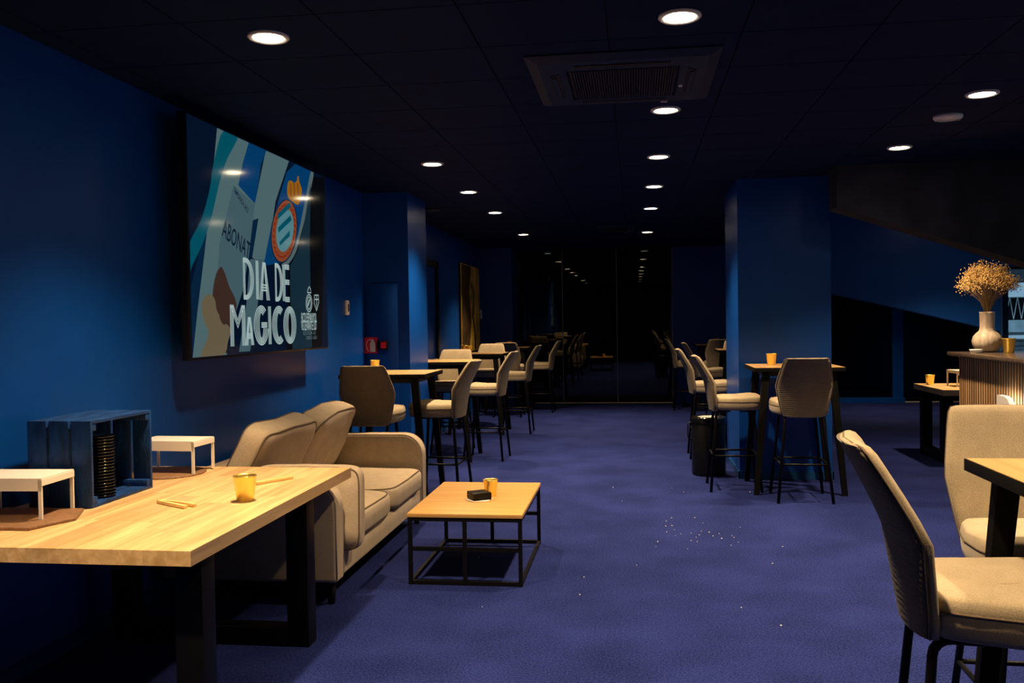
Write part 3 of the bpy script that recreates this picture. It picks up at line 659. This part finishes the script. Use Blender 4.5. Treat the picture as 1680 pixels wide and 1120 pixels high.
# ------------------------------------------------------------------ bar stools
def make_stool(name, label):
    t = thing(name, label, 'bar stool', (0, 0, 0))
    sd = MB()
    def ring(w, d, z, n_=6, yo=.03, seg=40):
        R = []; d -= .05
        for k in range(seg):
            a = 2*pi*k/seg; c_, s_ = cos(a), sin(a)
            x = w/2*math.copysign(abs(c_)**(2/n_), c_); y = d/2*math.copysign(abs(s_)**(2/n_), s_)
            x *= 1-.17*max(0, -y/(d/2))           # narrower towards the back
            zz = z+.012*max(0, y/(d/2))*(1 if z > .78 else .3)
            R.append((x, y+yo, zz))
        return R
    sd.loft([ring(.38, .38, .703), ring(.435, .43, .708), ring(.456, .45, .722), ring(.463, .457, .75), ring(.463, .457, .785), ring(.455, .45, .804), ring(.435, .43, .815), ring(.36, .36, .82), ring(.15, .15, .822)])
    so = sd.build('seat', 'stool_fabric', t)
    MB().tube([(x*1.0, y, z+.002) for x, y, z in ring(.463, .458, .776)][::1], .0035, 6, True).build('seat_seam', 'piping', so)
    # backrest: six sided shield leaning back
    W = [(.690, .27), (.700, .335), (.75, .375), (.82, .405), (.945, .452), (1.0, .435), (1.06, .408), (1.12, .378), (1.155, .358), (1.172, .335), (1.178, .30)]
    def yb(z): return -.180-.045*max(0, (z-.690)/.255) if z < .945 else -.225-.115*((z-.945)/.233)**1.1
    bk = MB(); rings = []
    for i, (z, w) in enumerate(W):
        th_ = .052 if 0 < i < len(W)-1 else .022
        if i == len(W)-2: th_ = .042
        R = []
        for k in range(36):
            a = 2*pi*k/36; c_, s_ = cos(a), sin(a)
            x = w/2*math.copysign(abs(c_)**.45, c_); q = th_/2*math.copysign(abs(s_)**.8, s_)
            wrap = .05*(abs(x)/.23)**2
            R.append((x, yb(z)+q+wrap, z))
        rings.append(R)
    bk.loft(rings); bo = bk.build('backrest', 'stool_fabric', t)
    # quilted outer cover on the rear face only, with shade put into its darker tone
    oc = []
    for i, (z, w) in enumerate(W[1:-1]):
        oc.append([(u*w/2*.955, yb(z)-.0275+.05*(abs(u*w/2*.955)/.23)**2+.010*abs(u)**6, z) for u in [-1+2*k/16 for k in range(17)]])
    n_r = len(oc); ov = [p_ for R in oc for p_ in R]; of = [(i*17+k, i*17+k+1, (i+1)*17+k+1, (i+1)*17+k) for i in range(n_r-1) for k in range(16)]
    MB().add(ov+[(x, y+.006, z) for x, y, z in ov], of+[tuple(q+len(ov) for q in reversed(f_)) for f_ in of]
             +[(i*17, (i+1)*17, (i+1)*17+len(ov), i*17+len(ov)) for i in range(n_r-1)]+[(i*17+16, i*17+16+len(ov), (i+1)*17+16+len(ov), (i+1)*17+16) for i in range(n_r-1)], True).build('outer_cover', 'quilt_shade_fabric', bo)
    for s in (1,):
        pth = [(-w/2*.985, yb(z)+.05*((w/2)/.23)**2-.012, z) for z, w in W[1:-1]]+[(w_*W[-2][1]/2, yb(1.176)-.01+.05*((abs(w_)*W[-2][1]/2)/.23)**2, 1.176) for w_ in (-.6, 0, .6)]+[(w/2*.985, yb(z)+.05*((w/2)/.23)**2-.012, z) for z, w in reversed(W[1:-1])]
        MB().tube(pth, .0035, 6).build('back_seam', 'piping', bo)
    # legs: each bent from a rail below the seat, splayed outwards
    r_ = .0125
    def bend(x, y0_, fx, fy, sgn):
        top = .70; P = [(x, y0_-sgn*.12, top)]
        for k in range(5):
            a = pi/2*k/4; P.append((x, y0_-sgn*.045+sgn*.045*sin(a), top-.045+.045*cos(a)))
        P.append((fx, fy, .0)); return P
    for sx in (-1, 1):
        for sy in (-1, 1):
            MB().tube(bend(sx*.15, sy*.16, sx*.215, sy*.215, sy), r_, 10).build('leg', 'black_metal', t)
    for sy in (-1, 1): MB().tube([(-.15, sy*.10, .70), (.15, sy*.10, .70)], r_, 8).build('seat_rail', 'black_metal', t)
    def at(z, sx, sy): k = 1-z/.655; return (sx*(.15+.065*k), sy*(.16+.055*k), z)
    z = .31
    for a, b_ in (((-1, 1), (1, 1)), ((-1, -1), (-1, 1)), ((1, -1), (1, 1)), ((-1, -1), (1, -1))):
        MB().tube([at(z, *a), at(z, *b_)], .009, 8).build('footrest', 'black_metal', t)
    return t
P_AW, P_L, P_R, P_T = 0, pi/2, -pi/2, pi      # stool faces +Y, -X, +X, -Y
stools = [
 (-2.10, 6.98, P_AW+.04, 'bar stool with its back to the sofa at the first wall table'),
 (-1.66, 7.50, P_L-.08, 'beige bar stool nearest the coffee table facing the wall table'),
 (-1.62, 9.66, P_L-.05, 'beige bar stool facing the wall table just past the left pillar'),
 (-2.12, 10.22, P_T, 'beige bar stool behind the wall table next to the left pillar, facing sofa'),
 (-1.60, 11.98, P_L, 'beige bar stool facing the table below the golden picture'),
 (-2.10, 12.80, P_T, 'beige bar stool behind the table holding two golden cups'),
 (-1.98, 14.02, P_AW, 'bar stool turned to the table nearest the glass doors, its back dark'),
 (-1.55, 14.72, P_L, 'bar stool facing the left wall, last before the glass doors'),
 (1.355, 7.60, P_AW, 'bar stool with quilted back turned to the table at the wide pillar'),
 (.86, 8.05, P_R, 'bar stool beside the black bin at the wide pillar table'),
 (.80, 9.88, P_R, 'bar stool just behind the wide pillar, its seat mirrored in the paint'),
 (1.00, 12.42, P_R, 'bar stool at the far table seen past the wide pillar'),
 (1.50, 13.12, P_T, 'bar stool mostly hidden by the wide pillar, behind the far table'),
 (1.33, 14.50, P_AW, 'dark backed bar stool at the last table beside the end wall'),
 (.86, 15.05, P_R, 'bar stool beside the glass doors facing the end wall table'),
 (.90, 2.44, P_R-.12, 'large dark backed bar stool drawn under the black edged table'),
 (1.27, 3.02, P_T-.03, 'beige bar stool facing the black edged table, fluted counter behind it'),
]
proto = make_stool('bar_stool', '')
for i, (x, y, rz, lb) in enumerate(stools):
    o = proto if i == 0 else dup(proto, (x, y, 0), rz)
    o.location = (x, y, 0); o.rotation_euler = (0, 0, rz); o['label'] = lb; o['group'] = 'upholstered bar stools'

# ------------------------------------------------------------------ bar tables
def make_bar_table(label):
    t = thing('bar_table', label, 'bar table', (0, 0, 0), 0, 'tall bar tables'); w, d, z = .74, .70, 1.08
    box(-w/2+.004, w/2-.004, -d/2+.004, d/2-.004, z-.002, z).build('top_veneer', 'oak_bar', t)
    box(-w/2, w/2, -d/2, d/2, z-.036, z-.0015).build('tabletop', 'table_black', t, bevel=.0015)
    for sx in (-1, 1):
        for sy in (-1, 1):
            a = (sx*(w/2-.10), sy*(d/2-.05), z-.036); b_ = (sx*(w/2-.01), sy*(d/2-.02), 0)
            lg = MB(); rg = []
            for p_, (ex, ey) in ((a, (.032, .022)), (b_, (.022, .016))):
                rg.append([(p_[0]+i*ex, p_[1]+j*ey, p_[2]) for i, j in ((-1, -1), (1, -1), (1, 1), (-1, 1))])
            lg.loft(rg, False, True, False); lg.build('leg', 'table_black', t)
    for sy in (-1, 1): box(-w/2+.13, w/2-.13, sy*(d/2-.05)-.012, sy*(d/2-.05)+.012, z-.075, z-.036).build('apron', 'black_metal', t)
    for sx in (-1, 1): box(sx*(w/2-.10)-.012, sx*(w/2-.10)+.012, -d/2+.07, d/2-.07, z-.075, z-.036).build('apron', 'black_metal', t)
    return t
tabs = [(-2.08, 7.50, 'tall oak topped bar table beside the sofa, by the red sign'),
        (-2.12, 9.70, 'tall bar table against the wall behind the left pillar'),
        (-2.10, 11.98, 'tall bar table with two golden cups below the golden picture'),
        (-2.08, 14.75, 'tall bar table nearest the glass doors by the left wall'),
        (1.375, 8.06, 'tall bar table against the front of the wide pillar'),
        (1.49, 10.05, 'tall bar table hidden behind the wide pillar'),
        (1.49, 12.42, 'tall bar table at the far side past the wide pillar'),
        (1.37, 15.05, 'tall bar table in the corner by the end wall'),
        (1.325, 2.41, 'tall oak topped table with thick black edge among the nearest stools')]
tb = make_bar_table('')
for i, (x, y, lb) in enumerate(tabs):
    o = tb if i == 0 else dup(tb, (x, y, 0)); o.location = (x, y, 0); o['label'] = lb
cup(-2.30, 7.72, 1.08, 'golden cup on the bar table next to the sofa')
cup(-2.33, 12.10, 1.08, 'golden cup at the wall side of the picture table', 1.1)
cup(-2.22, 11.85, 1.08, 'golden cup standing in front of another below the picture', 1.1)
cup(-2.05, 14.65, 1.08, 'golden cup on the table nearest the glass doors')
cup(1.21, 8.16, 1.08, 'golden cup on the bar table at the wide pillar', 1.05)
cup(1.36, 15.1, 1.08, 'golden cup on the corner table by the end wall')

# ------------------------------------------------------------------ waste bin
t = thing('waste_bin', 'tall round black waste bin beside the wide pillar', 'bin', (.70, 8.74, 0))
MB().lathe([(.155, 0), (.160, .02), (.160, .52), (.155, .53)], 36).build('body', 'black_plastic', t)
MB().lathe([(.166, .50), (.168, .545), (.160, .560), (.118, .562), (.112, .55), (.10, .50)], 36, caps=False).build('rim', 'black_gloss', t)
MB().lathe([(.112, .552), (.08, .560), (.002, .566)], 36).build('flap_lid', 'grey_plastic', t)
MB().tube([(-.165, 0, .33), (-.195, 0, .36), (-.195, 0, .48), (-.165, 0, .51)], .006, 6).build('handle', 'black_metal', t)

# ------------------------------------------------------------------ fluted counter, wooden table behind
KX, KY0, KY1, KZ = 2.605, 4.2, 7.64, 1.20
t = thing('counter', 'bar counter with vertical wood slat front and dark stone top', 'counter', (0, 0, 0))
box(KX+.006, KX+.65, KY0, KY1, 0, KZ-.03).build('carcass', 'slat_back', t)
box(KX-.06, KX+.70, KY0-.03, KY1+.08, KZ-.03, KZ).build('countertop', 'stone_top', t, bevel=.003)
pitch = .046; n_ = int((KY1-KY0)/pitch); sm_ = None
for k in range(n_):
    y = KY1-pitch*(k+.5)
    if sm_ is None: o = box(.0035, .0062, -.0125, .0125, 0, KZ-.03).build('slat', 'slat_wood', t, loc=(KX, y, 0)); sm_ = o.data
    else: link('slat', sm_, t, (KX, y, 0))
for k in range(11):
    y = .04+.056*k; o = box(KX+.02+y-.015, KX+.02+y+.015, KY1, KY1+.02, 0, KZ-.03).build('slat', 'slat_wood', t)
t = thing('wooden_table', 'light wood table with black legs behind the counter end', 'table', (0, 0, 0))
tt = box(3.065, 4.70, 9.40, 10.34, .695, .745).build('tabletop', 'butcher_x', t)
for k in range(8): box(3.06, 4.71, 9.395+k*.119, 9.395+(k+1)*.119, .692, .75).build('stave', 'butcher_x', tt)
for x in (3.09, 4.55):
    box(x, x+.10, 9.50, 9.60, 0, .692).build('leg', 'black_metal', t); box(x, x+.10, 10.14, 10.24, 0, .692).build('leg', 'black_metal', t)
    box(x, x+.10, 9.60, 10.14, 0, .09).build('foot_bar', 'black_metal', t)
cup(3.17, 10.15, .75, 'golden cup on the wooden table behind the counter', 1.1)
riser((3.47, 9.92, .75), radians(5), .32, .24, .17, 'small white display riser on the table behind the counter')
# vase with dried flowers
VX, VY = 2.785, 7.53
t = thing('vase', 'cream ribbed round bellied vase with straight neck on the counter', 'vase', (VX, VY, KZ))
VP = [(a*.86, b_*.86) for a, b_ in [(.002, 0), (.06, 0), (.095, .02), (.120, .065), (.126, .105), (.115, .145), (.088, .18), (.066, .20), (.062, .23), (.064, .36), (.067, .374), (.060, .374), (.054, .36), (.052, .22), (.04, .19)]]
seg = 48
MB().loft([[(r_*(1+(.025*cos(k/seg*2*pi*16) if .01 < z < .18 and r_ > .045 else 0))*cos(2*pi*k/seg), r_*(1+(.025*cos(k/seg*2*pi*16) if .01 < z < .18 and r_ > .045 else 0))*sin(2*pi*k/seg), z) for k in range(seg)] for r_, z in VP]).build('body', 'ceramic', t)
t = thing('dried_flowers', 'bouquet of golden dried gypsophila standing in the cream vase', 'flowers', (VX, VY, KZ+.31)); t.scale = (.76, .76, .80)
rnd = random.Random(11); st = MB(); bl = MB()
ico = bmesh.new(); bmesh.ops.create_icosphere(ico, subdivisions=1, radius=1); iv = [v.co.copy() for v in ico.verts]; ifc = [tuple(v.index for v in f.verts) for f in ico.faces]; ico.free()
for k in range(170):
    a = rnd.uniform(0, 2*pi); q = rnd.random()**.5; tip = Vector((cos(a)*q*.255, sin(a)*q*.22, .16+.32*(1-.55*q*q)*rnd.uniform(.55, 1.05)))
    mid = Vector((tip.x*.30, tip.y*.30, tip.z*.45)); st.tube([(tip.x*.06, tip.y*.06, -.16), (tip.x*.08, tip.y*.08, -.01), mid, tip], .0014, 3)
    for j in range(26):
        d = Vector((rnd.gauss(0, .034), rnd.gauss(0, .034), rnd.gauss(0, .03))); c_ = tip+d
        s_ = rnd.uniform(.0035, .0075)
        bl.add([c_+v*s_ for v in iv], ifc)
        if j % 5 == 0: st.tube([tip-Vector((tip.x*.1, tip.y*.1, .05)), c_], .0008, 3)
tag(st.build('stems', 'dry_stem', t), kind='stuff'); tag(bl.build('blossoms', 'dry_flower', t), kind='stuff')
cup(2.895, 7.40, KZ, 'golden cup on the counter next to the cream vase', 1.15)
t = MB().lathe([(.002, 0), (.040, 0), (.046, .02), (.050, .028), (.043, .028), (.038, .008), (.002, .007)], 24, (2.655, 7.40, KZ)).build('glass_ashtray', 'clear_glass')
tag(t, 'small clear glass dish on the counter edge beside the vase', 'dish')
# backlit letters on the slatted front
mat('sign_glow', (1, 1, 1), .5, emit=(1, .93, .80), es=7)
def counter_letter(ch, y, z, size, label):
    t = thing('counter_letter', label, 'letter sign', (KX-.068, y, z), 0, 'letters on the counter front')
    cu = bpy.data.curves.new('glyph', 'FONT'); cu.body = ch; cu.size = size; cu.extrude = .014; cu.offset = .018; cu.resolution_u = 6
    o = bpy.data.objects.new('glyph', cu); COL.objects.link(o); bpy.context.view_layer.update()
    me = bpy.data.meshes.new_from_object(o.evaluated_get(bpy.context.evaluated_depsgraph_get())); bpy.data.objects.remove(o); bpy.data.curves.remove(cu)
    w_ = max(v.co.x for v in me.vertices); g = me.copy()
    for v in me.vertices: v.co = (-v.co.z, -v.co.x, v.co.y)
    me.materials.clear(); me.materials.append(MATS['white_plastic']); link('letter_face', me, t)
    for v in g.vertices: v.co = (.0155+(.002 if v.co.z < 0 else 0), -v.co.x, v.co.y)
    g.materials.clear(); g.materials.append(MATS['sign_glow']); link('light_back', g, t)
    for yy in (.06, w_-.06): box(.016, .066, -yy-.006, -yy+.006, size*.10, size*.12).build('spacer', 'black_metal', t)
    return w_
yl = 6.675
for ch, wd in (('R', 'white backlit letter R standing off the slatted counter front'), ('C', 'white backlit letter C beside the letter R on the counter'), ('D', 'white backlit letter D on the counter front beside letter C')):
    yl -= counter_letter(ch, yl, .575, .50, wd)+.07

# crumbs on the carpet
cr = MB(); rnd = random.Random(5)
for k in range(46):
    if k < 26: x, y = rnd.gauss(.33, .16), rnd.gauss(6.3, .22)
    else: x, y = rnd.uniform(-1.2, 1.0), rnd.uniform(4.3, 8)
    s_ = rnd.uniform(.002, .005); cr.add([(x+v.x*s_, y+v.y*s_, .003+v.z*s_*.6) for v in iv], ifc)
tag(cr.build('crumbs', 'crumb'), 'pale crumbs scattered on the carpet aisle', 'crumbs', kind='stuff')

# ------------------------------------------------------------------ stadium outside the window
t = thing('stadium_stand', 'stadium stand with white roof band and steel trusses outside window', 'stand', (0, 0, 0))
SYF = 70
box(-40, 130, SYF, SYF+3, 2.75, 3.8).build('roof_fascia', 'stadium_white', t)
box(-40, 130, SYF+.6, SYF+30, 3.8, 9.5).build('upper_structure', 'stadium_dark', t)
box(-40, 130, SYF+30, SYF+31, -12, 9.5).build('rear_wall', 'stadium_dark', t)
for k in range(16):
    box(-40, 130, SYF+2+k*1.4, SYF+3.4+k*1.4, -12, -6.6+k*.42).build('seat_row', 'stadium_seat', t)
for k in range(70):
    x = 22+k*.55; MB().bar((x, SYF+1.5, 2.8), (x+.275, SYF+1.5, 1.1), .035).bar((x+.275, SYF+1.5, 1.1), (x+.55, SYF+1.5, 2.8), .035).build('truss', 'stadium_white', t)
box(-40, 130, SYF+1, SYF+1.4, .15, 1.05).build('balcony_band', 'stadium_seat', t)
box(-40, 130, SYF+.9, SYF+1.3, -.35, -.08).build('balcony_band', 'stadium_white', t)
tag(box(-60, 150, 22, SYF+35, -12.2, -12).build('pitch_ground', 'field'), 'grass pitch below the stadium window', 'ground', kind='structure')
